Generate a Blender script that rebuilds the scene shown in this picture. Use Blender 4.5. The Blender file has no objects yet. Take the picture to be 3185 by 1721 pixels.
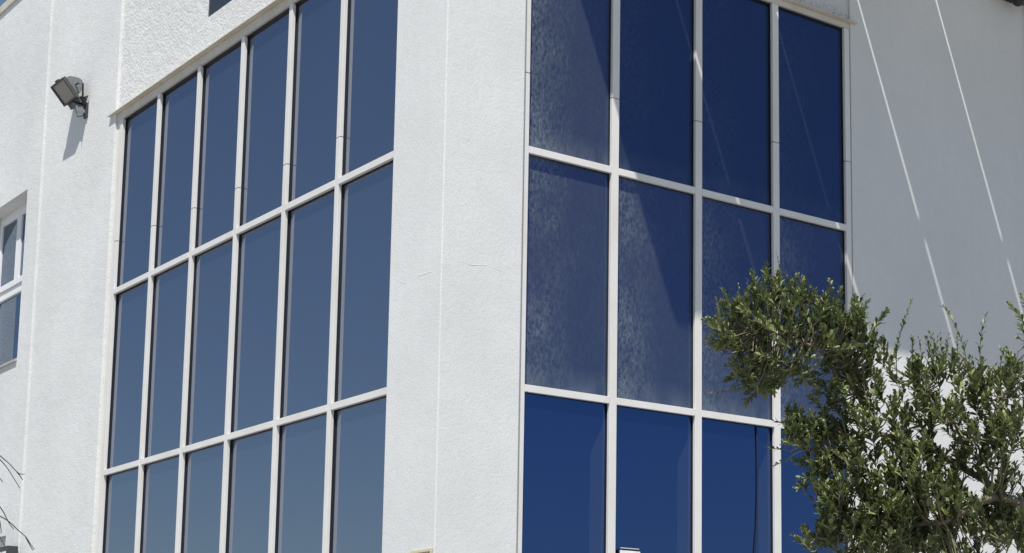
import bpy, bmesh, math, random
from mathutils import Vector, Matrix
random.seed(11)
S = bpy.context.scene
COL = S.collection

# ------------------------------------------------------------------ camera
CAM = Vector((12.4773, -7.8229, 1.6))
PITCH, YAW = 0.1566, 0.8774
PW, PH, PF, PX, PY = 3185.0, 1721.0, 5517.96, 2227.14, 1396.19
FWD = Vector((-math.sin(YAW)*math.cos(PITCH), math.cos(YAW)*math.cos(PITCH), math.sin(PITCH)))
RGT = Vector((math.cos(YAW), math.sin(YAW), 0))
UPV = RGT.cross(FWD)
cd = bpy.data.cameras.new('camera')
cam = bpy.data.objects.new('camera', cd); COL.objects.link(cam)
cd.sensor_fit = 'HORIZONTAL'; cd.sensor_width = 36
cd.lens = PF/PW*36
cd.shift_x = (PW/2-PX)/PW
cd.shift_y = (PY-PH/2)/PW
cd.clip_start = .1; cd.clip_end = 3000
cam.matrix_world = Matrix(((RGT.x, UPV.x, -FWD.x, CAM.x), (RGT.y, UPV.y, -FWD.y, CAM.y), (RGT.z, UPV.z, -FWD.z, CAM.z), (0, 0, 0, 1)))
S.camera = cam

# ------------------------------------------------------------------ light
SA, SB = 0.40, 0.39                       # sunlight moves -x*SA, +y*SB per metre down
sun_to = Vector((SA, -SB, 1)).normalized()
elev = math.asin(sun_to.z)
W = bpy.data.worlds.new('World'); S.world = W; W.use_nodes = True
wn = W.node_tree; bg = wn.nodes['Background']
sky = wn.nodes.new('ShaderNodeTexSky'); sky.sky_type = 'NISHITA'; sky.sun_disc = False
sky.sun_elevation = elev
sky.sun_rotation = math.atan2(sun_to.x, sun_to.y)
sky.altitude = 300; sky.air_density = 1.0; sky.dust_density = 0.35; sky.ozone_density = 1.6
wn.links.new(sky.outputs[0], bg.inputs[0]); bg.inputs[1].default_value = 0.082
ld = bpy.data.lights.new('sun', 'SUN'); ld.energy = 5.0; ld.angle = math.radians(.53); ld.color = (1, .965, .91)
sun = bpy.data.objects.new('sun', ld); COL.objects.link(sun)
sun.rotation_euler = (-sun_to).to_track_quat('-Z', 'Y').to_euler(); sun.location = (6, -6, 20)
S.view_settings.view_transform = 'Standard'; S.view_settings.look = 'None'
S.view_settings.exposure = 0.22; S.view_settings.gamma = 1; S.view_settings.use_curve_mapping = False

# ------------------------------------------------------------------ helpers
def wp(u, v, t):                          # place in the world seen at photo pixel u, v, t metres away
    return CAM + (FWD + RGT*((u-PX)/PF) - UPV*((v-PY)/PF))*t

class MB:
    def __init__(s): s.v = []; s.f = []; s.m = []
    def box(s, x0, x1, y0, y1, z0, z1, m=0):
        b = len(s.v)
        s.v += [(x0,y0,z0),(x1,y0,z0),(x1,y1,z0),(x0,y1,z0),(x0,y0,z1),(x1,y0,z1),(x1,y1,z1),(x0,y1,z1)]
        for q in ((0,3,2,1),(4,5,6,7),(0,1,5,4),(1,2,6,5),(2,3,7,6),(3,0,4,7)):
            s.f.append(tuple(b+i for i in q)); s.m.append(m)
        return s
    def prism(s, pts, ext, m=0):          # closed polygon of 3-D points pushed along ext
        b = len(s.v); n = len(pts); e = Vector(ext)
        s.v += [tuple(Vector(p)) for p in pts] + [tuple(Vector(p)+e) for p in pts]
        s.f.append(tuple(range(b+n-1, b-1, -1))); s.m.append(m)
        s.f.append(tuple(range(b+n, b+2*n))); s.m.append(m)
        for i in range(n):
            j = (i+1) % n; s.f.append((b+i, b+j, b+n+j, b+n+i)); s.m.append(m)
        return s
    def tube(s, pts, rads, sides=6, m=0):
        pts = [Vector(p) for p in pts]; n = len(pts); b = len(s.v)
        for i, p in enumerate(pts):
            d = (pts[min(i+1, n-1)]-pts[max(i-1, 0)]).normalized()
            a = d.cross(Vector((.31, .17, .93)))
            if a.length < 1e-3: a = d.cross(Vector((1, 0, 0)))
            a.normalize(); c = d.cross(a)
            r = rads[i] if isinstance(rads, (list, tuple)) else rads
            for k in range(sides):
                t = 2*math.pi*k/sides; s.v.append(tuple(p+(a*math.cos(t)+c*math.sin(t))*r))
        for i in range(n-1):
            for k in range(sides):
                k2 = (k+1) % sides
                s.f.append((b+i*sides+k, b+i*sides+k2, b+(i+1)*sides+k2, b+(i+1)*sides+k)); s.m.append(m)
        s.f.append(tuple(b+k for k in range(sides-1, -1, -1))); s.m.append(m)
        s.f.append(tuple(b+(n-1)*sides+k for k in range(sides))); s.m.append(m)
        return s
    def build(s, name, mats, parent=None, bevel=0, smooth=False, origin=None, **props):
        me = bpy.data.meshes.new(name)
        V = s.v if origin is None else [tuple(Vector(p)-Vector(origin)) for p in s.v]
        me.from_pydata(V, [], s.f)
        if not isinstance(mats, (list, tuple)): mats = [mats]
        for mt in mats: me.materials.append(mt)
        me.polygons.foreach_set('material_index', s.m)
        bm = bmesh.new(); bm.from_mesh(me)
        if bevel: bmesh.ops.bevel(bm, geom=bm.edges[:], offset=bevel, segments=2, affect='EDGES', profile=.6)
        bmesh.ops.recalc_face_normals(bm, faces=bm.faces[:])
        bm.to_mesh(me); bm.free()
        if smooth: me.polygons.foreach_set('use_smooth', [True]*len(me.polygons))
        me.update()
        o = bpy.data.objects.new(name, me); COL.objects.link(o)
        if origin is not None: o.location = origin
        if parent is not None:
            o.parent = parent
            if parent.type == 'MESH' or parent.location.length:
                o.matrix_parent_inverse = Matrix.Translation(parent.location).inverted() if parent.location.length else Matrix()
        for k, val in props.items(): o[k] = val
        return o
def empty(name, loc, **props):
    o = bpy.data.objects.new(name, None); COL.objects.link(o); o.location = loc
    o.empty_display_size = .2
    for k, val in props.items(): o[k] = val
    return o

# ------------------------------------------------------------------ materials
class NT:
    def __init__(s, name):
        s.mat = bpy.data.materials.new(name); s.mat.use_nodes = True
        s.t = s.mat.node_tree; s.b = s.t.nodes['Principled BSDF']; s.out = s.t.nodes['Material Output']
    def n(s, typ, **kw):
        nd = s.t.nodes.new('ShaderNode'+typ)
        for k, v in kw.items():
            if k[0] == '_': setattr(nd, k[1:], v)
            else: nd.inputs[k.replace('_', ' ')].default_value = v
        return nd
    def l(s, a, b): s.t.links.new(a, b)
    def coords(s, scale=(1,1,1), kind='Object', rot=(0,0,0)):
        tc = s.n('TexCoord'); mp = s.n('Mapping')
        mp.inputs['Scale'].default_value = scale; mp.inputs['Rotation'].default_value = rot
        s.l(tc.outputs[kind], mp.inputs[0]); return mp.outputs[0]
    def noise(s, scale, detail=3, rough=.5, co=None, dist=0):
        nd = s.n('TexNoise', Scale=scale, Detail=detail, Roughness=rough, Distortion=dist)
        if co is None: co = s.coords()
        s.l(co, nd.inputs['Vector']); return nd.outputs['Fac']
    def ramp(s, src, stops):
        r = s.n('ValToRGB'); e = r.color_ramp.elements
        while len(e) < len(stops): e.new(.5)
        for i, (p, c) in enumerate(stops):
            e[i].position = p; e[i].color = (c, c, c, 1) if isinstance(c, (int, float)) else (*c, 1)
        s.l(src, r.inputs[0]); return r.outputs[0]
    def mix(s, f, a, b, mode='MIX'):
        m = s.n('Mix', _data_type='RGBA', _blend_type=mode)
        for sock, val in ((m.inputs[0], f), (m.inputs[6], a), (m.inputs[7], b)):
            if isinstance(val, (int, float)): sock.default_value = val
            elif isinstance(val, tuple): sock.default_value = (*val, 1)
            else: s.l(val, sock)
        return m.outputs[2]
    def math(s, op, a, b=0.0, clamp=False):
        m = s.n('Math', _operation=op); m.use_clamp = clamp
        for sock, val in ((m.inputs[0], a), (m.inputs[1], b)):
            if isinstance(val, (int, float)): sock.default_value = val
            else: s.l(val, sock)
        return m.outputs[0]
    def bump(s, h, dist, strength=1):
        b = s.n('Bump', Strength=strength, Distance=dist); s.l(h, b.inputs['Height']); s.l(b.outputs[0], s.b.inputs['Normal'])

def plaster(name, base, grain, amp, mottled=.06, streak=.05, marks=False, mould=0):
    m = NT(name); co = m.coords()
    big = m.noise(.8, 4, .55, co); mid = m.noise(7, 4, .6, co); fine = m.noise(grain, 3, .6, co)
    # rain streaks, long in z
    stk = m.noise(1, 4, .6, m.coords((9, 9, .35)))
    dark = tuple(c*(1-mottled*2.2) for c in base); lite = tuple(min(c*(1+mottled*.5), .9) for c in base)
    c = m.mix(m.ramp(big, [(.3, 0), (.72, 1)]), dark, lite)
    c = m.mix(m.math('MULTIPLY', m.ramp(mid, [(.45, 0), (.75, 1)]), .45), c, tuple(v*.90 for v in base))
    c = m.mix(m.math('MULTIPLY', m.ramp(stk, [(.5, 0), (.75, 1)]), streak*6), c, (base[0]*.86, base[1]*.86, base[2]*.83))
    c = m.mix(m.math('MULTIPLY', m.ramp(fine, [(.38, 1), (.54, 0)]), .45), c, tuple(v*.84 for v in base))
    if marks:
        mk = m.noise(1, 5, .7, m.coords((1.2, 1.2, 9), rot=(0, .18, 0)), 1.2)
        c = m.mix(m.math('MULTIPLY', m.ramp(mk, [(.60, 0), (.68, 1)]), .22), c, (.42, .43, .45))
    if mould:
        sep = m.n('SeparateXYZ'); tc = m.n('TexCoord'); m.l(tc.outputs['Object'], sep.inputs[0])
        band = m.math('MULTIPLY', m.math('GREATER_THAN', sep.outputs[2], 9.2), m.ramp(m.math('SUBTRACT', sep.outputs[2], 9.2), [(0, 1), (.16, 0)]))
        spots = m.ramp(m.noise(30, 5, .8, co), [(.5, 0), (.62, 1)])
        c = m.mix(m.math('MULTIPLY', m.math('MULTIPLY', band, spots), mould), c, (.06, .055, .045))
    m.l(c, m.b.inputs['Base Color']); m.b.inputs['Roughness'].default_value = .88
    m.b.inputs['Specular IOR Level'].default_value = .25
    h = m.math('ADD', m.math('MULTIPLY', fine, 1.0), m.math('MULTIPLY', mid, 1.3))
    m.bump(h, amp)
    return m.mat
P_smooth = plaster('painted_plaster', (.708, .714, .703), 50, .0022, .045, .035)
P_strip = plaster('grainy_painted_plaster', (.708, .714, .703), 42, .0055, .05, .05)
P_left = plaster('weathered_plaster', (.70, .708, .70), 40, .006, .06, .06, marks=True)
P_rough = plaster('rough_render', (.71, .712, .70), 40, .012, .04, .05)
P_right = plaster('fine_render', (.68, .68, .67), 60, .003, .03, .03)
P_mould = plaster('mould_spotted_render', (.62, .63, .63), 50, .006, .05, .06, mould=.9)

def metal_white(name, base, stain=.3, tan=(.46, .40, .29)):
    m = NT(name); co = m.coords()
    n1 = m.noise(2.2, 5, .65, m.coords((1, 1, .6))); n2 = m.noise(40, 3, .6, m.coords((1, 1, .25)))
    c = m.mix(m.math('MULTIPLY', m.ramp(n1, [(.42, 0), (.75, 1)]), stain), base, tan)
    c = m.mix(m.math('MULTIPLY', m.ramp(n2, [(.5, 0), (.8, 1)]), .35), c, tuple(v*.8 for v in base))
    m.l(c, m.b.inputs['Base Color']); m.b.inputs['Roughness'].default_value = .45
    m.bump(n2, .0008); return m.mat
M_frame = metal_white('white_aluminium', (.71, .695, .67), .26)
M_flash = metal_white('stained_flashing', (.60, .56, .47), .75, (.40, .33, .21))
M_head = metal_white('stained_shaded_window_head', (.60, .57, .52), .6, (.42, .36, .27))  # tan stain, with the shade under the flashing darkened into the base colour
M_upvc = metal_white('white_window_frame', (.74, .75, .76), .05)
def plain(name, col, rough=.6, metal=0, spec=.5, grain=None):
    m = NT(name)
    n = m.noise(grain or 20, 4, .6)
    c = m.mix(m.ramp(n, [(.3, 0), (.7, 1)]), tuple(v*.8 for v in col), tuple(v*1.15 for v in col))
    m.l(c, m.b.inputs['Base Color']); m.b.inputs['Roughness'].default_value = rough
    m.b.inputs['Metallic'].default_value = metal; m.b.inputs['Specular IOR Level'].default_value = spec
    return m.mat
M_gasket = plain('black_gasket', (.012, .012, .015), .5)
M_dark = plain('dark_interior', (.02, .022, .026), .8)
M_sill = plain('concrete_sill', (.36, .36, .36), .85, grain=60)
M_canopy = plain('canopy_sheet', (.55, .55, .54), .6)

def glass(name, tint, body, dust=0.0, clean=False, smear=0.0, spots=1.0):
    """mirror-coated tinted glass with a film of dust that only shows where sun reaches it"""
    m = NT(name); t = m.t
    t.nodes.remove(m.b)
    wav = m.n('Bump', Strength=.25, Distance=.0012)
    m.l(m.noise(1.3, 2, .5, m.coords((1, 1, .6))), wav.inputs['Height'])
    gl = m.n('BsdfGlossy', Roughness=.015); gl.inputs['Color'].default_value = (*tint, 1); m.l(wav.outputs[0], gl.inputs['Normal'])
    df = m.n('BsdfDiffuse'); df.inputs['Color'].default_value = (*body, 1)
    add = m.n('AddShader'); m.l(gl.outputs[0], add.inputs[0]); m.l(df.outputs[0], add.inputs[1])
    dd = m.n('BsdfDiffuse'); dd.inputs['Color'].default_value = (.51, .59, .55, 1)
    # dust amount, plus the painted reflection strip on clean panes
    co = m.coords()
    tc = m.n('TexCoord'); sep = m.n('SeparateXYZ'); m.l(tc.outputs['Object'], sep.inputs[0])
    oi = m.n('ObjectInfo'); off = m.n('VectorMath', _operation='ADD')
    mul = m.n('Math', _operation='MULTIPLY'); m.l(oi.outputs['Random'], mul.inputs[0]); mul.inputs[1].default_value = 37
    m.l(co, off.inputs[0]); m.l(mul.outputs[0], off.inputs[1]); v = off.outputs[0]
    if dust:
        def mp(sc, rot=(0,0,0)):
            q = m.n('Mapping'); q.inputs['Scale'].default_value = sc; q.inputs['Rotation'].default_value = rot; m.l(v, q.inputs[0]); return q.outputs[0]
        lft = m.ramp(m.math('ADD', sep.outputs[1], m.math('MULTIPLY', m.noise(2.2, 3, .6, mp((1, 1, .8))), .5)), [(.30, 1), (.85, .10)])
        patch = m.math('MULTIPLY', m.ramp(m.noise(1.9, 3, .6, mp((1, 1, .6))), [(.30, .25), (.66, 1)]), lft)
        blot = m.ramp(m.noise(34, 4, .7, mp((1.0, 1.0, .6), (.6, 0, 0)), .5), [(.38, .0), (.70, 1)])
        scr = m.ramp(m.noise(1, 2, .5, mp((60, 60, 5.0), (.42, 0, 0)), .8), [(.72, 0), (.78, 1)])
        scr2 = m.ramp(m.noise(1, 2, .5, mp((45, 45, 3.0), (-.25, 0, 0)), .5), [(.72, 0), (.78, 1)])
        low = m.ramp(sep.outputs[2], [(.0, 1), (.28, 0)])
        a = m.math('ADD', m.math('MULTIPLY', m.math('MULTIPLY', patch, blot), dust*3.6*spots), dust*.74)
        a = m.math('ADD', a, m.math('MULTIPLY', m.math('ADD', scr, scr2), dust*1.5*spots))
        a = m.math('ADD', a, m.math('MULTIPLY', m.math('MULTIPLY', low, m.ramp(m.noise(5, 4, .6, mp((1, 1, .5))), [(.35, .2), (.65, 1)])), dust*1.6), True)
    else:
        a = m.math('ADD', m.math('MULTIPLY', m.ramp(m.noise(.9, 3, .5, v), [(.3, 0), (.8, 1)]), smear*.6), smear)
        if clean:      # mullion's pale reflection painted as a faint strip down each clean pane's right edge
            e1 = m.math('GREATER_THAN', sep.outputs[1], .80)
            e2 = m.math('LESS_THAN', m.math('ADD', sep.outputs[2], m.math('MULTIPLY', sep.outputs[1], -2.0)), .12)
            a = m.math('ADD', a, m.math('MULTIPLY', m.math('MULTIPLY', e1, e2), .022), True)
    mx = m.n('MixShader'); m.l(a, mx.inputs[0]); m.l(add.outputs[0], mx.inputs[1]); m.l(dd.outputs[0], mx.inputs[2])
    m.l(mx.outputs[0], m.out.inputs['Surface'])
    return m.mat
G_left = glass('reflective_glass', (.282, .308, .380), (.006, .009, .015), smear=.012)
G_right = glass('dusty_reflective_glass', (.022, .052, .165), (.001, .003, .010), dust=.078)
G_mid = glass('lightly_dusty_reflective_glass', (.022, .055, .150), (.001, .003, .010), dust=.042, spots=.35)
G_clean = glass('clean_reflective_glass', (.043, .086, .21), (.003, .006, .02), clean=True, smear=.002)
G_small = glass('small_window_glass', (.22, .26, .33), (.004, .006, .010), smear=.015)

# ------------------------------------------------------------------ ground
m = NT('pale_paving'); n = m.noise(.6, 5, .6); n2 = m.noise(30, 4, .6)
c = m.mix(n, (.26, .25, .235), (.34, .33, .31)); c = m.mix(m.math('MULTIPLY', n2, .4), c, (.22, .215, .2))
m.l(c, m.b.inputs['Base Color']); m.b.inputs['Roughness'].default_value = .9; m.bump(n2, .004)
g = MB(); g.v = [(-900,-900,0),(900,-900,0),(900,900,0),(-900,900,0)]; g.f = [(0,1,2,3)]; g.m = [0]
g.build('ground', m.mat, kind='structure')

# ------------------------------------------------------------------ building
B = empty('office_building', (0, 0, 0), label='white plastered office building with tall blue reflective glazing either side of its corner', category='building')
Z1, Z2, Z3, ZT = 6.8713, 4.6365, 2.402, 9.08
WIN_T = [(-13.45, -11.70, 6.57, 8.94), (-13.45, -11.70, 1.78, 4.15)]
yA, yB, yC = -.050, -.022, .012
XL = -19.0
# wall around the two small windows
w = MB()
w.box(XL, -13.45, yA, .40, 0, 12.0)
w.box(-11.70, -11.2, yA, .40, 0, 12.0)
w.box(-13.45, -11.70, yA, .40, 8.94, 12.0)
w.box(-13.45, -11.70, yA, .40, 4.15, 6.57)
w.box(-13.45, -11.70, yA, .40, 0, 1.78)
w.build('wall', P_left, B)
MB().box(-11.2, -8.636, yB, .40, 0, 12.0).build('wall', P_strip, B, bevel=.004)
# rough rendered band above the left glazing, opening of an upper window
w = MB()
w.box(-8.636, -6.04, yC, .40, 9.20, 12.0)
w.box(-6.04, -2.9, yC, .40, 9.20, 9.62)
w.box(-2.9, -1.5626, yC, .40, 9.20, 12.0)
w.box(-6.04, -2.9, yC, .40, 11.3, 12.0)
w.build('wall', P_rough, B)
MB().box(-8.636, -1.5626, .08, .40, 0, Z3-.03).build('wall', P_smooth, B)
# corner pillar
p = MB(); p.prism([(-1.5626,-.035,0), (-.652,-.035,0), (-.652,.800,0), (-1.0,.800,0), (-1.0,.40,0), (-1.5626,.40,0)], (0,0,12.0))
pil = p.build('pillar', P_smooth, B, bevel=.010)
# ridges of old cracks on the pillar
r = MB()
def onx(u, v, x):
    d = FWD + RGT*((u-PX)/PF) - UPV*((v-PY)/PF); return CAM + d*((x-CAM.x)/d.x)
def ony(u, v, y):
    d = FWD + RGT*((u-PX)/PF) - UPV*((v-PY)/PF); return CAM + d*((y-CAM.y)/d.y)
pts = [onx(1200+a/2.32, 600+b/2.32, -.6577) for a, b in [(425,485),(480,490),(545,495),(580,508),(610,521),(660,523),(700,519),(745,528),(780,542),(820,562),(850,572),(900,596)]]
r.tube(pts, [.004,.006,.007,.0065,.008,.007,.0075,.006,.007,.0075,.0055,.004], 8)
r.build('plaster_ridge', P_smooth, pil, smooth=True)
for ln in ([(80,655),(110,640),(135,652),(165,640)], [(200,605),(240,600),(280,590),(330,570),(380,562)], [(155,545),(180,525),(205,530)]):
    pts = [ony(1200+a/2.32, 600+b/2.32, -.029) for a, b in ln]
    r = MB(); r.tube(pts, [.003]+[.008]*(len(pts)-2)+[.003], 8); r.build('plaster_ridge', P_smooth, pil, smooth=True)
for ln in ([(1095,268),(1106,256),(1112,244),(1120,240)], [(1060,120),(1075,112),(1090,100)]):
    pts = [ony(a*1.2364, b*1.2364, -.029) for a, b in ln]
    r = MB(); r.tube(pts, [.003]+[.007]*(len(pts)-2)+[.003], 8); r.build('plaster_ridge', P_smooth, pil, smooth=True)

# walls of the right-hand facade
xR = -.7025
MB().box(-1.1, xR-.022, .86, 5.022, 9.215, 12.6).build('wall', P_mould, B)
w = MB(); w.prism([(xR+.004, 5.026, 0), (xR+.004, 7.93, 0), (-1.1, 7.93, 0), (-1.1, 5.026, 0)], (0, 0, 12.6))
w.build('wall', P_right, B, bevel=.004)
MB().box(-1.1, xR+.05, 7.93, 10.5, 0, 12.6).build('wall', P_right, B)
MB().box(-1.1, xR-.02, .86, 5.026, 0, Z3-.03).build('wall', P_smooth, B)
# back of the volume, so that it is closed
w = MB(); w.box(XL, -1.1, .40, 10.5, 11.9, 12.0); w.box(XL, -1.1, 10.4, 10.5, 0, 11.9); w.box(XL, XL+.1, .4, 10.4, 0, 11.9)
w.build('roof', M_sill, B)
# coping along the roof edge at the far left
c = MB()
c.prism([(XL-.1, yA-.030, 12.115), (XL-.1, yA-.030, 12.003), (XL-.1, .45, 12.003), (XL-.1, .45, 12.135)], (19-1.5626+.1, 0, 0))
c.build('roof_coping', M_flash, B)

# ------------------------------------------------------------------ curtain walls
FD, GK, MW = .036, .018, .078              # frame depth, gasket depth, frame width
def curtain(side):
    """side 'L': plane y=0 facing -y along +x; side 'R': plane x=xR facing +x along +y"""
    L = side == 'L'
    def bx(mb, s0, s1, d0, d1, z0, z1, m=0):   # s along the facade, d depth behind the front of the frame
        if L: mb.box(s0, s1, d0, d1, z0, z1, m)
        else: mb.box(xR-d1, xR-d0, s0, s1, z0, z1, m)
    if L:
        step = 1.15; edges = [-8.4401+i*step for i in range(7)]   # right edge of every upright's face
        s_beg, s_end = -8.636+.002, -1.53; ups = edges[:6]; last = None
        joint = [7.512, 7.45, 7.40, 7.36, 7.336, 7.325]
    else:
        step = 1.0311; edges = [.889+i*step for i in range(5)]
        s_beg, s_end = .8154, 5.018; ups = edges; joint = [7.604, 7.593, 7.596, 7.60, 7.612]
    tb = .033
    f = MB()                                    # outer frame: head and sill
    top = ZT if L else 9.115
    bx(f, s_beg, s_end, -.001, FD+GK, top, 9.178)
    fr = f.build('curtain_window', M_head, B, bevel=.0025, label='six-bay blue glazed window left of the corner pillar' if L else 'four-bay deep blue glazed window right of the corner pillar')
    q = MB(); bx(q, s_beg, s_end, -.001, FD+GK, Z3-.03, Z3+.035); q.build('sill', M_frame, fr, bevel=.0025)
    for i, e in enumerate(ups):
        if L: a0, a1 = (s_beg if i == 0 else e-MW), e
        else: a0, a1 = (s_beg if i == 0 else e-MW-.006), e
        if not L and i == 4: a0, a1 = e-.075, e-.002
        if L and i == 0: a0 = e-.085
        zj = joint[i]
        for (za, zb) in ((Z3+.037, zj-.0035), (zj+.0035, top-.002)):
            q = MB(); bx(q, a0, a1, 0, FD, za, zb); q.build('mullion', M_frame, fr, bevel=.003)
        q = MB(); bx(q, a0+.006, a1-.006, FD, FD+GK, Z3+.037, top-.002); bx(q, a0+.004, a1-.004, .004, FD, zj-.0034, zj+.0034)
        q.build('gasket', M_gasket, fr)
        if L and i == 0:
            q = MB(); bx(q, s_beg, a0-.003, .012, FD+GK, Z3+.037, top-.002); q.build('edge_trim', M_frame, fr, bevel=.002)
    if not L:
        q = MB(); bx(q, .802, .8145, .03, .06, 0, 9.2); q.build('gasket', M_gasket, fr)
    # transoms between uprights
    n = 6 if L else 4
    for zt in (Z1, Z2):
        for i in range(n):
            a = ups[i]+.0015
            b = (ups[i+1]-MW-(0 if L else .006)-.0015) if i+1 < len(ups) else s_end
            if not L and i == 3: b = ups[4]-.075-.0015
            q = MB(); bx(q, a, b, -.002, FD-.002, zt-tb, zt+tb); q.build('transom', M_frame, fr, bevel=.003)
            q = MB(); bx(q, a, b, FD-.002, FD+GK, zt-tb+.006, zt+tb-.006); q.build('gasket', M_gasket, fr)
    for i in range(n):                           # gasket under the head
        a = ups[i]+.0015
        b = (ups[i+1]-MW-(0 if L else .006)-.0015) if i+1 < len(ups) else s_end
        if not L and i == 3: b = ups[4]-.0765
        q = MB(); bx(q, a, b, FD-.010, FD+GK, top-.016, top-.003); q.build('gasket', M_gasket, fr)
    # panes
    rows = [(Z3, Z2, 2), (Z2, Z1, 1), (Z1, top+.02, 0)]
    for z0, z1, row in rows:
        for i in range(n):
            a = ups[i]-.03
            b = (ups[i+1]-.05) if i+1 < len(ups) else s_end
            if not L and i == 3: b = ups[4]-.03
            d = FD+GK
            q = MB(); bx(q, a, b, d, d+.008, z0+.001, z1-.001)
            if L: mt = G_left; og = (a, d, z0)
            else: mt = G_clean if row == 2 else (G_mid if row == 0 and i > 0 else G_right); og = (xR-d, a, z0)
            pane = q.build('pane', mt, fr, origin=og)
            # slight individual tilt, so that reflections break from pane to pane
            if L: pane.rotation_euler = (random.uniform(-.0012, .0012), 0, random.uniform(-.0012, .0012))
            else: pane.rotation_euler = (0, random.uniform(-.0012, .0012), random.uniform(-.0012, .0012))
    q = MB()                                     # dark room-side backing
    bx(q, s_beg, s_end+(.0 if L else -.01), FD+GK+.022, FD+GK+.026, Z3, 9.17); q.build('backing', M_dark, fr)
    return fr
cwL = curtain('L'); cwR = curtain('R')
# projecting drip flashing over both
f = MB(); f.prism([(-8.80, -.066, 9.178), (-8.80, -.066, 9.186), (-8.80, yC, 9.208), (-8.80, yC, 9.180)], (8.80-1.555, 0, 0))
f.box(-8.636, -1.56, yC+.001, .10, 9.180, 9.199)
f.build('flashing', M_flash, B)
f = MB(); f.prism([(xR+.060, .812, 9.180), (xR+.060, .812, 9.190), (xR-.022, .812, 9.214), (xR-.022, .812, 9.181)], (0, 5.085-.812, 0))
f.build('flashing', M_flash, B)

# upper window above the rough band
MB().box(-6.038, -2.902, .022, .06, 9.622, 11.298).build('window', plain('dark_tinted_glass', (.030, .034, .042), .25), B)

# ------------------------------------------------------------------ two small windows at the far left
def small_window(x0, x1, z0, z1, lab):
    yf = .165
    f = MB(); fw = .06
    f.box(x0, x0+fw, yf, yf+.06, z0+.05, z1); f.box(x1-fw, x1, yf, yf+.06, z0+.05, z1)
    f.box(x0+fw, x1-fw, yf, yf+.06, z1-fw, z1); f.box(x0+fw, x1-fw, yf, yf+.06, z0+.05, z0+.05+fw)
    zm = z0+1.16
    f.box(x0+fw, x1-fw, yf, yf+.06, zm-.06, zm+.06)
    wn = f.build('window', M_upvc, B, bevel=.004, label=lab)
    MB().box(x0+.01, x1-.01, yf+.035, yf+.04, z0+.06, zm).build('pane', G_small, wn)
    s = MB(); xm = x1-.875                        # casement frame and its meeting stile
    for a, b in ((x0+fw+.004, xm-.005), (xm+.005, x1-fw-.004)):
        s = MB(); sw = .085
        s.box(a, a+sw, yf-.02, yf+.03, zm+.064, z1-fw-.004); s.box(b-sw, b, yf-.02, yf+.03, zm+.064, z1-fw-.004)
        s.box(a+sw, b-sw, yf-.02, yf+.03, zm+.064, zm+.064+sw); s.box(a+sw, b-sw, yf-.02, yf+.03, z1-fw-.004-sw, z1-fw-.004)
        s.build('sash', M_upvc, wn, bevel=.003)
        MB().box(a+sw-.01, b-sw+.01, yf+.005, yf+.012, zm+.1, z1-fw-.04).build('pane', G_small, wn)
    s = MB(); s.prism([(x0, yf, z0+.05), (x0, yf, z0-.02), (x0, yA-.03, z0-.05), (x0, yA-.03, z0-.015)], (x1-x0, 0, 0))
    s.build('sill', M_sill, wn)
    MB().box(x0, x1, yf+.09, yf+.10, z0, z1).build('backing', M_dark, wn)
small_window(*[WIN_T[0][0], WIN_T[0][1], WIN_T[0][2], WIN_T[0][3]], 'small white-framed casement window in a deep reveal at the far left')
small_window(*[WIN_T[1][0], WIN_T[1][1], WIN_T[1][2], WIN_T[1][3]], 'lower small window at the bottom left edge')

# ------------------------------------------------------------------ canopy over the right-hand facade (casts the shade and the streaks)
HC = 10.85
k = SA
def edge(z): return (HC-z)*k                    # distance from the wall that shades height z
D = edge(5.60)
joints = [.57, 1.86, 3.25, 4.61, 5.99, 7.62, 8.9, 10.2]
x0c = xR+.006
for i in range(7):
    a, b = joints[i]+(.017 if i else 0), joints[i+1]-.017
    if i == 0: pts = [(x0c, a, HC), (x0c, b, HC), (xR+D, b, HC), (xR+D, a+.035, HC), (xR+edge(5.72), a+.005, HC)]
    else: pts = [(x0c, a, HC), (x0c, b, HC), (xR+D, b, HC), (xR+D, a, HC)]
    c = MB(); c.prism(pts, (0, 0, .025)); c.build('canopy_panel', M_canopy, B)
c = MB()
c.box(xR+edge(7.06), xR+edge(6.90), .62, 10.1, HC+.028, HC+.12)
c.box(xR+.003, xR+.08, .60, 10.1, HC+.028, HC+.12)
c.build('canopy_beam', M_canopy, B)

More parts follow.
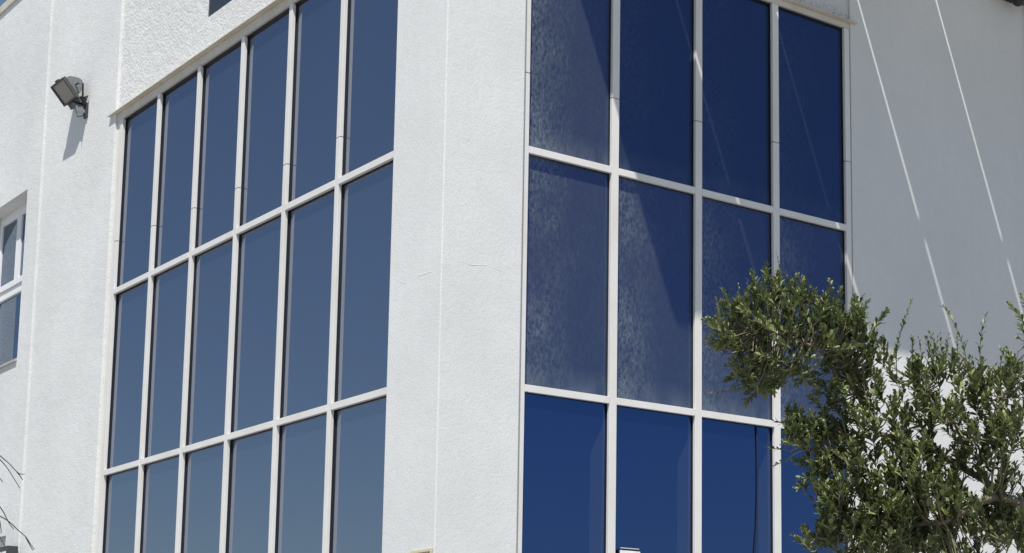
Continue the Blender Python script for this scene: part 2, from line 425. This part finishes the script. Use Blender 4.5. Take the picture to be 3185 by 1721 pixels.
# ------------------------------------------------------------------ floodlight on the left wall
M_lampbody = plain('grey_lamp_metal', (.16, .165, .17), .45, .3)
M_lampdark = plain('dark_lamp_metal', (.05, .052, .055), .5, .2)
ml = NT('lamp_lens'); ml.b.inputs['Base Color'].default_value = (.20, .19, .165, 1); ml.b.inputs['Roughness'].default_value = .22
def floodlight(root, body, dark, lens, c0, ex, ed, en):
    """c0: upper left front corner; ex width vector, ed downward vector, en unit vector backwards"""
    def P(a, b, d): return c0+ex*a+ed*b+en*d
    def cuboid(mb, a0, a1, b0, b1, d0, d1):
        mb.prism([P(a0,b0,d0), P(a1,b0,d0), P(a1,b1,d0), P(a0,b1,d0)], en*(d1-d0))
    og = root.location
    hs = MB(); n = 9                               # curved reflector housing
    prof = [(b, .055+.155*math.sin(math.pi*(.06+.90*b))**.8) for b in [i/n for i in range(n+1)]]
    poly = [P(.05, .03+.86*b, .03) for b in (0,)]+[P(.05, .03+.86*b, d) for b, d in prof]+[P(.05, .89, .03)]
    hs.prism(poly, ex*.90); h = hs.build('housing', body, root, bevel=.004)
    fr = MB()
    cuboid(fr, -.02, 1.02, -.02, .06, -.015, .03); cuboid(fr, -.02, 1.02, .94, 1.02, -.015, .03)
    cuboid(fr, -.02, .05, .061, .939, -.015, .03); cuboid(fr, .95, 1.02, .061, .939, -.015, .03)
    cuboid(fr, .40, .60, -.10, -.021, -.005, .03)
    fr.build('lens_frame', dark, root, bevel=.003)
    ln = MB(); cuboid(ln, .051, .949, .061, .939, .0, .008); ln.build('lens', lens, root)
    bt = MB(); cuboid(bt, .12, .92, 1.021, 1.30, .01, .10); bt.build('terminal_box', dark, root, bevel=.008)
    return P
jw = -.36
c0 = Vector((-10.15, jw, 9.90))
# solve corner positions from their places on the lens plane
root = empty('floodlight', (-9.66, yB, 9.45), label='grey floodlight with square lens bracketed to the white wall', category='floodlight')
c0 = ony(160, 271, -.34); c1 = ony(197, 241.5, -.345)
ex = c1-c0
cB = ony(202, 330, -.17)
ed = cB-c0
en = ex.cross(ed).normalized()
if en.y < 0: en = -en
FP = floodlight(root, M_lampbody, M_lampdark, ml.mat, c0, ex, ed, en)
bk = MB()
anchor = Vector((-9.66, yB, 9.52))
ctr = FP(.95, .62, .10)
bk.tube([FP(.98, .50, .09), FP(1.12, .50, .09), FP(1.22, .62, .13), anchor+Vector((0, -.06, .05))], .013, 6)
bk.tube([FP(.90, 1.15, .09), FP(1.05, 1.15, .12), anchor+Vector((.0, -.05, -.04))], .011, 6)
bk.tube([FP(.5, 1.22, .10), FP(.8, 1.35, .16), anchor+Vector((-.03, -.03, -.07))], .008, 6)
bk.build('bracket', M_lampdark, root, smooth=True)
bx_ = MB(); a = anchor
bx_.prism([a+Vector((-.17,-.14,.13)), a+Vector((.0,-.14,.05)), a+Vector((.04,-.14,-.06)), a+Vector((-.12,-.14,.02))], (0, .11, 0))
bx_.build('junction_box', M_lampbody, root, bevel=.006)
pl = MB(); pl.box(a.x-.03, a.x+.06, yB-.03, yB, a.z-.12, a.z+.08); pl.build('wall_plate', M_lampdark, root, bevel=.004)
cbl = MB(); cbl.tube([a+Vector((-.02,-.10,.0)), a+Vector((.05,-.16,-.06)), a+Vector((.01,-.12,-.12)), a+Vector((.02,-.02,-.09))], .006, 5)
cbl.build('cable', M_gasket, root, smooth=True)

# dark lamp high on the right wall, only its underside in view
rt = empty('wall_lamp', (xR, 7.62, 10.12), label='dark lamp with round housing at the top right corner', category='lamp')
q = MB(); q.prism([(xR+.03, 7.22, 10.16), (xR+.03, 7.86, 10.14), (xR+.03, 7.90, 10.30), (xR+.03, 7.22, 10.22)], (.28, 0, 0)); q.build('housing', M_lampdark, rt, bevel=.01)
q = MB()
q.tube([(xR+.18, 7.62, 10.16), (xR+.18, 7.62, 10.10), (xR+.18, 7.62, 10.055), (xR+.18, 7.62, 10.03)], [.085, .08, .06, .025], 12); q.build('camera_dome', M_gasket, rt, smooth=True)
q = MB(); q.box(xR+.004, xR+.03, 7.50, 7.70, 10.14, 10.32); q.build('wall_plate', M_lampdark, rt)

# ------------------------------------------------------------------ alarm sign on the pillar
mt_y = plain('cream_sign_border', (.62, .56, .36), .5); mt_k = plain('black_print', (.02, .025, .03), .5); mt_b = plain('sign_field', (.50, .46, .34), .5)
sx0, sx1, sz1 = -1.03, -.672, 3.122
st = empty('alarm_sign', (-.85, -.04, 2.87), label='small cream alarm sign with black lettering at the foot of the pillar', category='sign')
MB().box(sx0, sx1, -.047, -.037, 2.87, sz1).build('plate', mt_b, st)
q = MB(); q.box(sx0, sx1, -.052, -.0475, sz1-.022, sz1); q.box(sx0, sx0+.02, -.052, -.0475, 2.87, sz1-.022); q.box(sx1-.022, sx1, -.052, -.0475, 2.87, sz1-.022); q.box(sx0+.02, sx1-.022, -.052, -.0475, 2.87, 2.89)
q.build('border', mt_y, st)
def text(body, size, loc, mat, parent, rot=(math.pi/2, 0, 0), name='lettering'):
    cu = bpy.data.curves.new(name, 'FONT'); cu.body = body; cu.size = size; cu.extrude = .001; cu.align_x = 'CENTER'
    to = bpy.data.objects.new('tmp', cu); COL.objects.link(to)
    dg = bpy.context.evaluated_depsgraph_get(); me = bpy.data.meshes.new_from_object(to.evaluated_get(dg))
    bpy.data.objects.remove(to)
    me.materials.clear(); me.materials.append(mat)
    o = bpy.data.objects.new(name, me); COL.objects.link(o); o.rotation_euler = rot; o.location = Vector(loc)-parent.location; o.parent = parent
    return o
text('CONECTADA', .062, (-.85, -.0495, 3.045), mt_k, st)
text('ALARMA', .062, (-.85, -.0495, 2.975), mt_k, st)
# white notice holder on the clean pane
nb = empty('notice_box', (-.68, 2.08, 3.05), label='white notice with grey top rail in front of the second bottom pane', category='notice')
MB().box(xR+.006, xR+.016, 1.966, 2.195, 2.95, 3.236).build('sheet', plain('white_card', (.8, .8, .79), .5), nb)
q = MB(); q.box(xR+.001, xR+.006, 1.955, 2.20, 2.95, 3.25); q.build('backing_plate', M_gasket, nb)
q = MB(); q.box(xR+.002, xR+.01, 1.972, 2.188, 3.256, 3.262); q.build('rail', M_upvc, nb)
# black cable down the third bottom pane
q = MB(); xg = xR-.0465
pts = [(xg, 3.69, 4.60), (xg+.004, 3.70, 4.45), (xg+.004, 3.705, 4.15), (xg+.004, 3.70, 3.85), (xg+.003, 3.69, 3.6), (xg+.004, 3.665, 3.35), (xg+.004, 3.645, 3.1), (xg+.004, 3.64, 2.7), (xg, 3.64, 2.44)]
o = q.tube(pts, .0062, 6).build('cable', M_gasket, None, smooth=True)
o['label'] = 'thin black cable hanging down the third bottom pane beside the mullion'; o['category'] = 'cable'
# dark slatted box in front of the lower window
sb = empty('shutter_box', (-12.2, -.16, 3.5), label='dark slatted box at the bottom left corner of the picture', category='box')
a1 = ony(23, 1697, -.2)
MB().box(a1.x-.9, a1.x, -.2, -.06, a1.z-.35, a1.z).build('casing', M_lampdark, sb, bevel=.006)
for i in range(4):
    MB().box(a1.x-.04-.17*i-.13, a1.x-.04-.17*i, -.206, -.199, a1.z-.125, a1.z-.07).build('slat', M_upvc, sb)

# ------------------------------------------------------------------ leafy tree in the foreground
mb_ = NT('grey_bark'); n = mb_.noise(60, 5, .7, mb_.coords((1, 1, .4)))
mb_.l(mb_.mix(n, (.10, .075, .055), (.30, .245, .19)), mb_.b.inputs['Base Color']); mb_.b.inputs['Roughness'].default_value = .9; mb_.bump(n, .004)
M_bark = mb_.mat
M_twig = plain('green_twig', (.17, .16, .09), .7)
def leafmat(name, col, back, spec):
    m = NT(name)
    geo = m.n('NewGeometry')
    at = m.n('Attribute', _attribute_name='tone'); 
    n = m.noise(9, 2, .5, m.coords(kind='Object'))
    c1 = m.mix(n, tuple(v*.75 for v in col), tuple(v*1.3 for v in col))
    c = m.mix(geo.outputs['Backfacing'], c1, back)
    m.l(c, m.b.inputs['Base Color']); m.b.inputs['Roughness'].default_value = .52
    m.b.inputs['Specular IOR Level'].default_value = spec
    tr = m.n('BsdfTranslucent'); m.l(m.mix(.5, c, (.16, .22, .03)), tr.inputs['Color'])
    mx = m.n('MixShader'); mx.inputs[0].default_value = .28
    m.l(m.b.outputs[0], mx.inputs[1]); m.l(tr.outputs[0], mx.inputs[2]); m.l(mx.outputs[0], m.out.inputs['Surface'])
    return m.mat
L_mats = [leafmat('leaf_dark', (.050, .072, .020), (.07, .085, .045), .3),
          leafmat('leaf_mid', (.15, .185, .055), (.11, .13, .065), .32),
          leafmat('leaf_new', (.30, .33, .14), (.17, .19, .09), .35)]
TD = 8.0
base = wp(3230, 1560, TD+.1); base.z = 0
tree = empty('leafy_tree', base, label='leafy green tree with small oval leaves and grey bark at the lower right', category='tree')
def bezier_pts(pts, sub=4):
    out = []; n = len(pts)
    for i in range(n-1):
        p0, p1, p2, p3 = pts[max(i-1,0)], pts[i], pts[i+1], pts[min(i+2,n-1)]
        for s in range(sub):
            t = s/sub
            out.append(.5*((2*p1)+(-p0+p2)*t+(2*p0-5*p1+4*p2-p3)*t*t+(-p0+3*p1-3*p2+p3)*t**3))
    out.append(pts[-1]); return out
def W3(l): return [wp(u, v, TD+d) for u, v, d in l]
trunk = [base, base+Vector((.02, .03, .8)), wp(3260, 1900, TD+.1), wp(3215, 1700, TD+.06), wp(3190, 1610, TD+.05), wp(3157, 1563, TD)]
br = {
 'b1': W3([(3157,1563,0),(3108,1548,-.05),(3030,1572,-.08),(2936,1619,-.1),(2800,1635,-.05),(2690,1600,0),(2600,1570,.03)]),
 'b2': W3([(3190,1610,.05),(3100,1525,.1),(3000,1460,.15),(2900,1400,.1),(2780,1365,.05),(2705,1330,.03),(2692,1260,.05),(2650,1150,.0),(2560,1090,-.03),(2450,1050,-.05),(2350,1030,-.05)]),
 'b3': W3([(3000,1460,.15),(2995,1380,.1),(2970,1320,.02),(2900,1250,0),(2850,1180,0)]),
 'b4': W3([(3100,1525,.1),(3125,1400,.1),(3105,1280,.05),(3150,1180,0),(3175,1080,0)]),
 'b5': W3([(2705,1330,.03),(2620,1385,0),(2520,1400,-.03),(2450,1370,-.05)]),
 'b6': W3([(3105,1280,.05),(3040,1200,0),(2990,1130,0)]),
}
rad = {'b1': (.024, .006), 'b2': (.018, .004), 'b3': (.013, .004), 'b4': (.010, .003), 'b5': (.009, .003), 'b6': (.008, .003)}
tm = MB(); tp = bezier_pts(trunk, 4); tm.tube(tp, [.11-.075*i/(len(tp)-1) for i in range(len(tp))], 10)
tm.build('trunk', M_bark, tree, smooth=True)
nodes = []
for key, pl_ in br.items():
    pp = bezier_pts(pl_, 5); r0, r1 = rad[key]
    pp = [p+Vector((random.uniform(-1,1), random.uniform(-1,1), random.uniform(-1,1)))*.006 for p in pp]
    m_ = MB(); m_.tube(pp, [r0+(r1-r0)*i/(len(pp)-1)*(1+.0*i) for i in range(len(pp))], 7)
    m_.build('branch', M_bark, tree, smooth=True); nodes += pp

def leaf_geo(L, Wd, fold, curl):
    # midrib along +y, width x, two rows each side; obovate
    st = [(0, .0), (.16, .30), (.38, .72), (.62, 1.0), (.82, .82), (.95, .42), (1.0, 0)]
    v = []; f = []
    for t, w_ in st:
        z = -curl*L*t*t
        if w_ == 0: v.append((0, t*L, z))
        else:
            hw = w_*Wd/2
            v += [(-hw, t*L, z+fold*hw), (0, t*L, z), (hw, t*L, z+fold*hw)]
    f.append((0, 2, 1)); f.append((0, 3, 2))
    for i in range(4):
        a = 1+i*3; b = a+3
        f += [(a, a+1, b+1, b), (a+1, a+2, b+2, b+1)]
    f += [(13, 14, 16), (14, 15, 16)]
    return v, f
LV = [leaf_geo(1, .43, .25, .10), leaf_geo(1, .48, .15, .20), leaf_geo(1, .36, .40, .05), leaf_geo(1, .44, .3, -.08)]
leaves = []   # (matrix, variant, mat)
tw = MB()
UPW = Vector((0, 0, 1))
def rv(): 
    return Vector((random.gauss(0,1), random.gauss(0,1), random.gauss(0,1))).normalized()
def twig(p, d, length, lsize, gap, new=.3, sparse=0.0, r=.0016, connect=True):
    pts = [p]; dd = d.normalized(); n = max(4, int(length/.02)); bend = rv()*.10+UPW*.06
    for i in range(n):
        dd = (dd+bend*.5+rv()*.05).normalized(); pts.append(pts[-1]+dd*(length/n))
    if connect:
        q = min(nodes, key=lambda a: (a-p).length_squared+.3*max(0, a.z-p.z)**2)
        if (q-p).length > .01:
            midp = (q+p)/2+rv()*.02-UPW*.01
            tw.tube(bezier_pts([q, midp, p], 3), [.0038, .0036, .0033, .003, .0026, .0022, .0018], 4)
    tw.tube(pts, [r*(1.25-.75*i/n) for i in range(n+1)], 4)
    # leaves
    L = 0; side = 0; tot = length; ang0 = random.uniform(0, 6.28)
    while L < tot:
        t = L/tot; idx = min(int(t*n), n-1); pos = pts[idx].lerp(pts[idx+1], t*n-idx)
        ax = (pts[idx+1]-pts[idx]).normalized()
        if random.random() >= sparse:
            a = ang0+side*2.4; side += 1
            u = ax.orthogonal().normalized(); w_ = ax.cross(u)
            out = u*math.cos(a)+w_*math.sin(a)
            spread = (.95 if random.random() < .25 else .70)-.35*t
            ld_ = (ax*(1-spread*.45)+out*spread+rv()*.16+UPW*.12).normalized()
            nz = (ax*.9+UPW*.75-out*.15+rv()*.35); nz = (nz-ld_*nz.dot(ld_)).normalized()
            xx = ld_.cross(nz).normalized()
            s = lsize*(1.05-.45*t)*random.uniform(.72, 1.15)
            if t > .93: s *= .7
            M = Matrix.Translation(pos) @ Matrix((( xx.x, ld_.x, nz.x, 0), (xx.y, ld_.y, nz.y, 0), (xx.z, ld_.z, nz.z, 0), (0,0,0,1))) @ Matrix.Scale(s, 4)
            mt = 2 if (t > .7 and random.random() < .6) or random.random() < new*.5 else (1 if random.random() < .5 else 0)
            leaves.append((M, random.randrange(4), mt))
        L += gap*random.uniform(.6, 1.2)*(1.1-.5*t)
# clumps: u, v, ru, rv, depth, depth radius, twigs, up bias
clumps = [
 (2440,1030,210,100,-.05,.20,46,.55), (2330,1090,90,70,-.05,.13,15,.3), (2560,1010,120,75,.0,.15,22,.9),
 (2430,930,110,50,-.05,.12,14,1.2), (2320,985,60,50,-.05,.1,8,1.0), (2450,1130,140,50,0,.16,20,-.1), (2370,1165,60,30,0,.1,7,-.3),
 (2650,1060,90,80,.0,.16,20,.8), (2720,1080,70,60,.0,.14,9,.9), (2640,1180,75,70,.05,.15,20,.2), (2595,1290,60,70,.05,.13,14,.2), (2520,1360,70,60,0,.12,15,.5),
 (2580,1440,75,70,0,.13,16,.1), (2560,1490,50,40,0,.1,6,-.4), (2470,1340,40,40,-.03,.08,6,1.0),
 (2820,1220,110,90,0,.25,20,1.1), (2960,1230,120,100,.0,.28,24,1.1), (3110,1230,110,100,.0,.28,22,1.1),
 (2880,1150,100,45,0,.2,11,1.4), (3030,1160,110,40,0,.2,12,1.4), (3150,1150,60,45,0,.2,8,1.4),
 (2740,1330,110,80,.0,.25,15,.9), (2880,1370,120,90,-.05,.28,22,.9), (3040,1350,110,80,.0,.28,17,.9), (3140,1400,90,100,-.05,.28,22,1.0),
 (2720,1460,110,80,-.1,.25,20,.8), (2850,1490,110,80,-.12,.25,20,.9), (2990,1480,100,80,.1,.25,12,.8), (3120,1510,90,60,.05,.25,11,.8),
 (2640,1560,90,70,-.08,.22,20,.7), (2770,1590,110,70,-.08,.25,22,.8), (2900,1560,90,60,-.1,.25,13,.9), (3060,1640,120,70,.08,.25,15,.8), (3160,1680,80,60,.0,.25,11,.8),
 (3000,1590,90,50,-.05,.2,9,.8), (3130,1600,70,40,.1,.2,8,.8), (2900,1640,110,50,-.02,.25,10,.8), (3050,1430,70,50,.05,.2,8,.9),
 (2650,1660,110,60,-.05,.22,22,.7), (2800,1690,130,60,-.05,.25,22,.8), (2940,1700,110,50,.05,.25,12,.8), (2720,1760,180,50,0,.25,16,.8), (3050,1770,150,40,0,.25,10,.8), (2560,1700,60,40,-.03,.15,7,.6),
]
for (u, v, ru, rv_, d, rd, n, upb) in clumps:
    ctr_ = wp(u, v, TD+d)
    for i in range(int(n*(2.0 if u < 2660 and v < 1500 else (1.15 if v < 1300 and u > 2650 else (1.35 if v < 1530 else 2.3))))):
        while True:
            a, b, c_ = random.uniform(-1,1), random.uniform(-1,1), random.uniform(-1,1)
            if a*a+b*b+c_*c_ < 1: break
        p = wp(u+ru*a, v+rv_*b+(45 if u > 2650 and v < 1300 else (15 if v < 1200 else 0)), TD+d+rd*c_)
        dr = (p-ctr_)*1.5+UPW*(upb*.62+.12)+rv()*.36-RGT*.08
        twig(p, dr, random.uniform(.06, .13), random.uniform(.036, .052)*(1.0 if u < 2650 else 1.15), .0082, .32)
# long upright shoots
shoots = [((2790,1170),(2757,915),.036),((2740,1120),(2725,1000),.03),((3010,1150),(2992,918),.038),((3050,1130),(3033,962),.036),((2935,1170),(2917,1013),.034),
 ((2900,1130),(2886,1045),.034),((2835,1130),(2842,1040),.034),((2700,1080),(2691,980),.032),((3130,1200),(3134,1095),.034),((3172,1190),(3172,1108),.034),((3090,1190),(3094,1128),.03),
 ((2436,930),(2421,775),.026),((2300,985),(2293,878),.026),((2360,985),(2350,896),.03),((2400,940),(2396,870),.032),((2490,960),(2490,858),.032),((2535,960),(2530,882),.03),((2570,990),(2567,905),.034),((2630,1010),(2624,940),.032),
 ((2450,900),(2441,850),.028),((2500,940),(2510,905),.03),((2290,1090),(2194,962),.034),((2290,1065),(2245,1000),.03),((2255,1062),(2190,1057),.022),((2310,1210),(2192,1232),.024),((2330,1040),(2280,1010),.034),
 ((2480,1330),(2392,1308),.034),((2500,1310),(2452,1275),.034),((2490,1290),(2478,1278),.034),((2460,1400),(2374,1392),.030),((2450,1430),(2400,1450),.028),((2560,1590),(2478,1515),.032),((2590,1420),(2558,1402),.03),((2600,1440),(2590,1400),.03),
 ((2600,1690),(2518,1642),.038),((2610,1710),(2535,1700),.036),((2620,1480),(2560,1560),.03)]
rs = random.Random(5)
for k_ in range(46):                             # short fresh shoots standing out of the crown's top
    u_ = rs.uniform(2240, 3180)
    top_ = 950+70*abs((u_-2430)/200)**1.5 if u_ < 2640 else 1165+30*math.sin(u_/60)
    shoots.append(((u_, top_+rs.uniform(0, 60)), (u_+rs.uniform(-35, 35), top_-rs.uniform(30, 125)), rs.uniform(.028, .040)))
for (a, b, ls) in shoots:
    dep = TD+random.uniform(-.08, .08)
    p0_, p1_ = wp(a[0], a[1], dep), wp(b[0], b[1], dep)
    twig(p0_, (p1_-p0_).normalized()-UPW*.03, (p1_-p0_).length*.95, ls, .013, .5, .12, .0020)
for (a, b) in [((3230,1090),(3150,930)),((3225,1100),(3160,1010)),((3230,1010),(3175,920)),((3210,1080),(3165,1050))]:
    p0_, p1_ = wp(a[0], a[1], TD-.6), wp(b[0], b[1], TD-.6)
    twig(p0_, p1_-p0_, (p1_-p0_).length, .046, .012, .3, .05, .0022)
tw.build('twigs', M_twig, tree, kind='stuff')
# nearest 300 leaves one by one, the others joined
ordr = sorted(range(len(leaves)), key=lambda i: -(leaves[i][0].to_scale().x/(leaves[i][0].translation-CAM).length))
vis = []
for i in ordr:
    d_ = leaves[i][0].translation-CAM; z_ = d_.dot(FWD)
    u_, v_ = PX+PF*d_.dot(RGT)/z_, PY-PF*d_.dot(UPV)/z_
    if 0 < u_ < PW-8 and 0 < v_ < PH-8: vis.append(i)
    if len(vis) == 298: break
single = set(vis); meshes = {}
tinv = Matrix.Translation(tree.location).inverted()
for i in vis:
    M, var, mt = leaves[i]
    if (var, mt) not in meshes:
        me = bpy.data.meshes.new('leaf'); me.from_pydata(LV[var][0], [], LV[var][1]); me.materials.append(L_mats[mt]); me.update()
        me.polygons.foreach_set('use_smooth', [True]*len(me.polygons)); meshes[(var, mt)] = me
    o = bpy.data.objects.new('leaf', meshes[(var, mt)]); COL.objects.link(o); o.parent = tree; o.matrix_local = tinv @ M
V = []; F = []; MI = []
for i, (M, var, mt) in enumerate(leaves):
    if i in single: continue
    b = len(V); lv, lf = LV[var]
    V += [tuple(M @ Vector(p)) for p in lv]; F += [tuple(b+k for k in q) for q in lf]; MI += [mt]*len(lf)
me = bpy.data.meshes.new('foliage'); me.from_pydata([tuple(Vector(p)-tree.location) for p in V], [], F)
for mt in L_mats: me.materials.append(mt)
me.polygons.foreach_set('material_index', MI); me.polygons.foreach_set('use_smooth', [True]*len(F)); me.update()
fo = bpy.data.objects.new('foliage', me); COL.objects.link(fo); fo.parent = tree; fo['kind'] = 'stuff'
print('leaves', len(leaves))

# ------------------------------------------------------------------ bare drooping twigs at the lower left
DT = 6.0
sb_ = wp(-260, 2100, DT); sb_.z = 0
bare = empty('bare_shrub', sb_, label='bare dark drooping twigs reaching in at the lower left edge', category='shrub')
M_bare = plain('dark_dry_twig', (.045, .045, .042), .8)
q = MB(); crown_ = wp(-160, 1480, DT)
q.tube(bezier_pts([sb_, sb_+Vector((.05,0,.6)), wp(-200, 1700, DT), crown_], 4), [.018-.0011*i for i in range(13)], 8)
q.build('stem', M_bare, bare, smooth=True)
lines = [[(-160,1480),(-100,1380),(-40,1385),(0,1418),(27,1441),(52,1467),(64,1475),(77,1475)], [(-160,1480),(-90,1400),(-30,1402),(0,1430),(19,1451),(40,1483),(62,1519)],
 [(52,1467),(62,1480),(71,1493)], [(-160,1480),(-60,1510),(0,1577),(19,1609),(30,1630),(43,1647)], [(-160,1480),(-70,1570),(0,1606),(27,1622),(53,1646),(80,1670),(93,1689),(107,1710)],
 [(-160,1480),(-40,1450),(0,1489),(8,1501)], [(-160,1480),(-20,1590),(2,1640),(3,1660)], [(80,1670),(90,1690),(102,1712)], [(-100,1600),(-30,1640),(0,1672),(14,1697)], [(22,1711),(32,1721),(50,1745)]]
for ln in lines:
    m_ = MB(); pts = bezier_pts([wp(u, v, DT) for u, v in ln], 3)
    m_.tube(pts, [max(.0013, .0026-.0014*i/(len(pts)-1)) for i in range(len(pts))], 5); m_.build('twig', M_bare, bare, smooth=True)
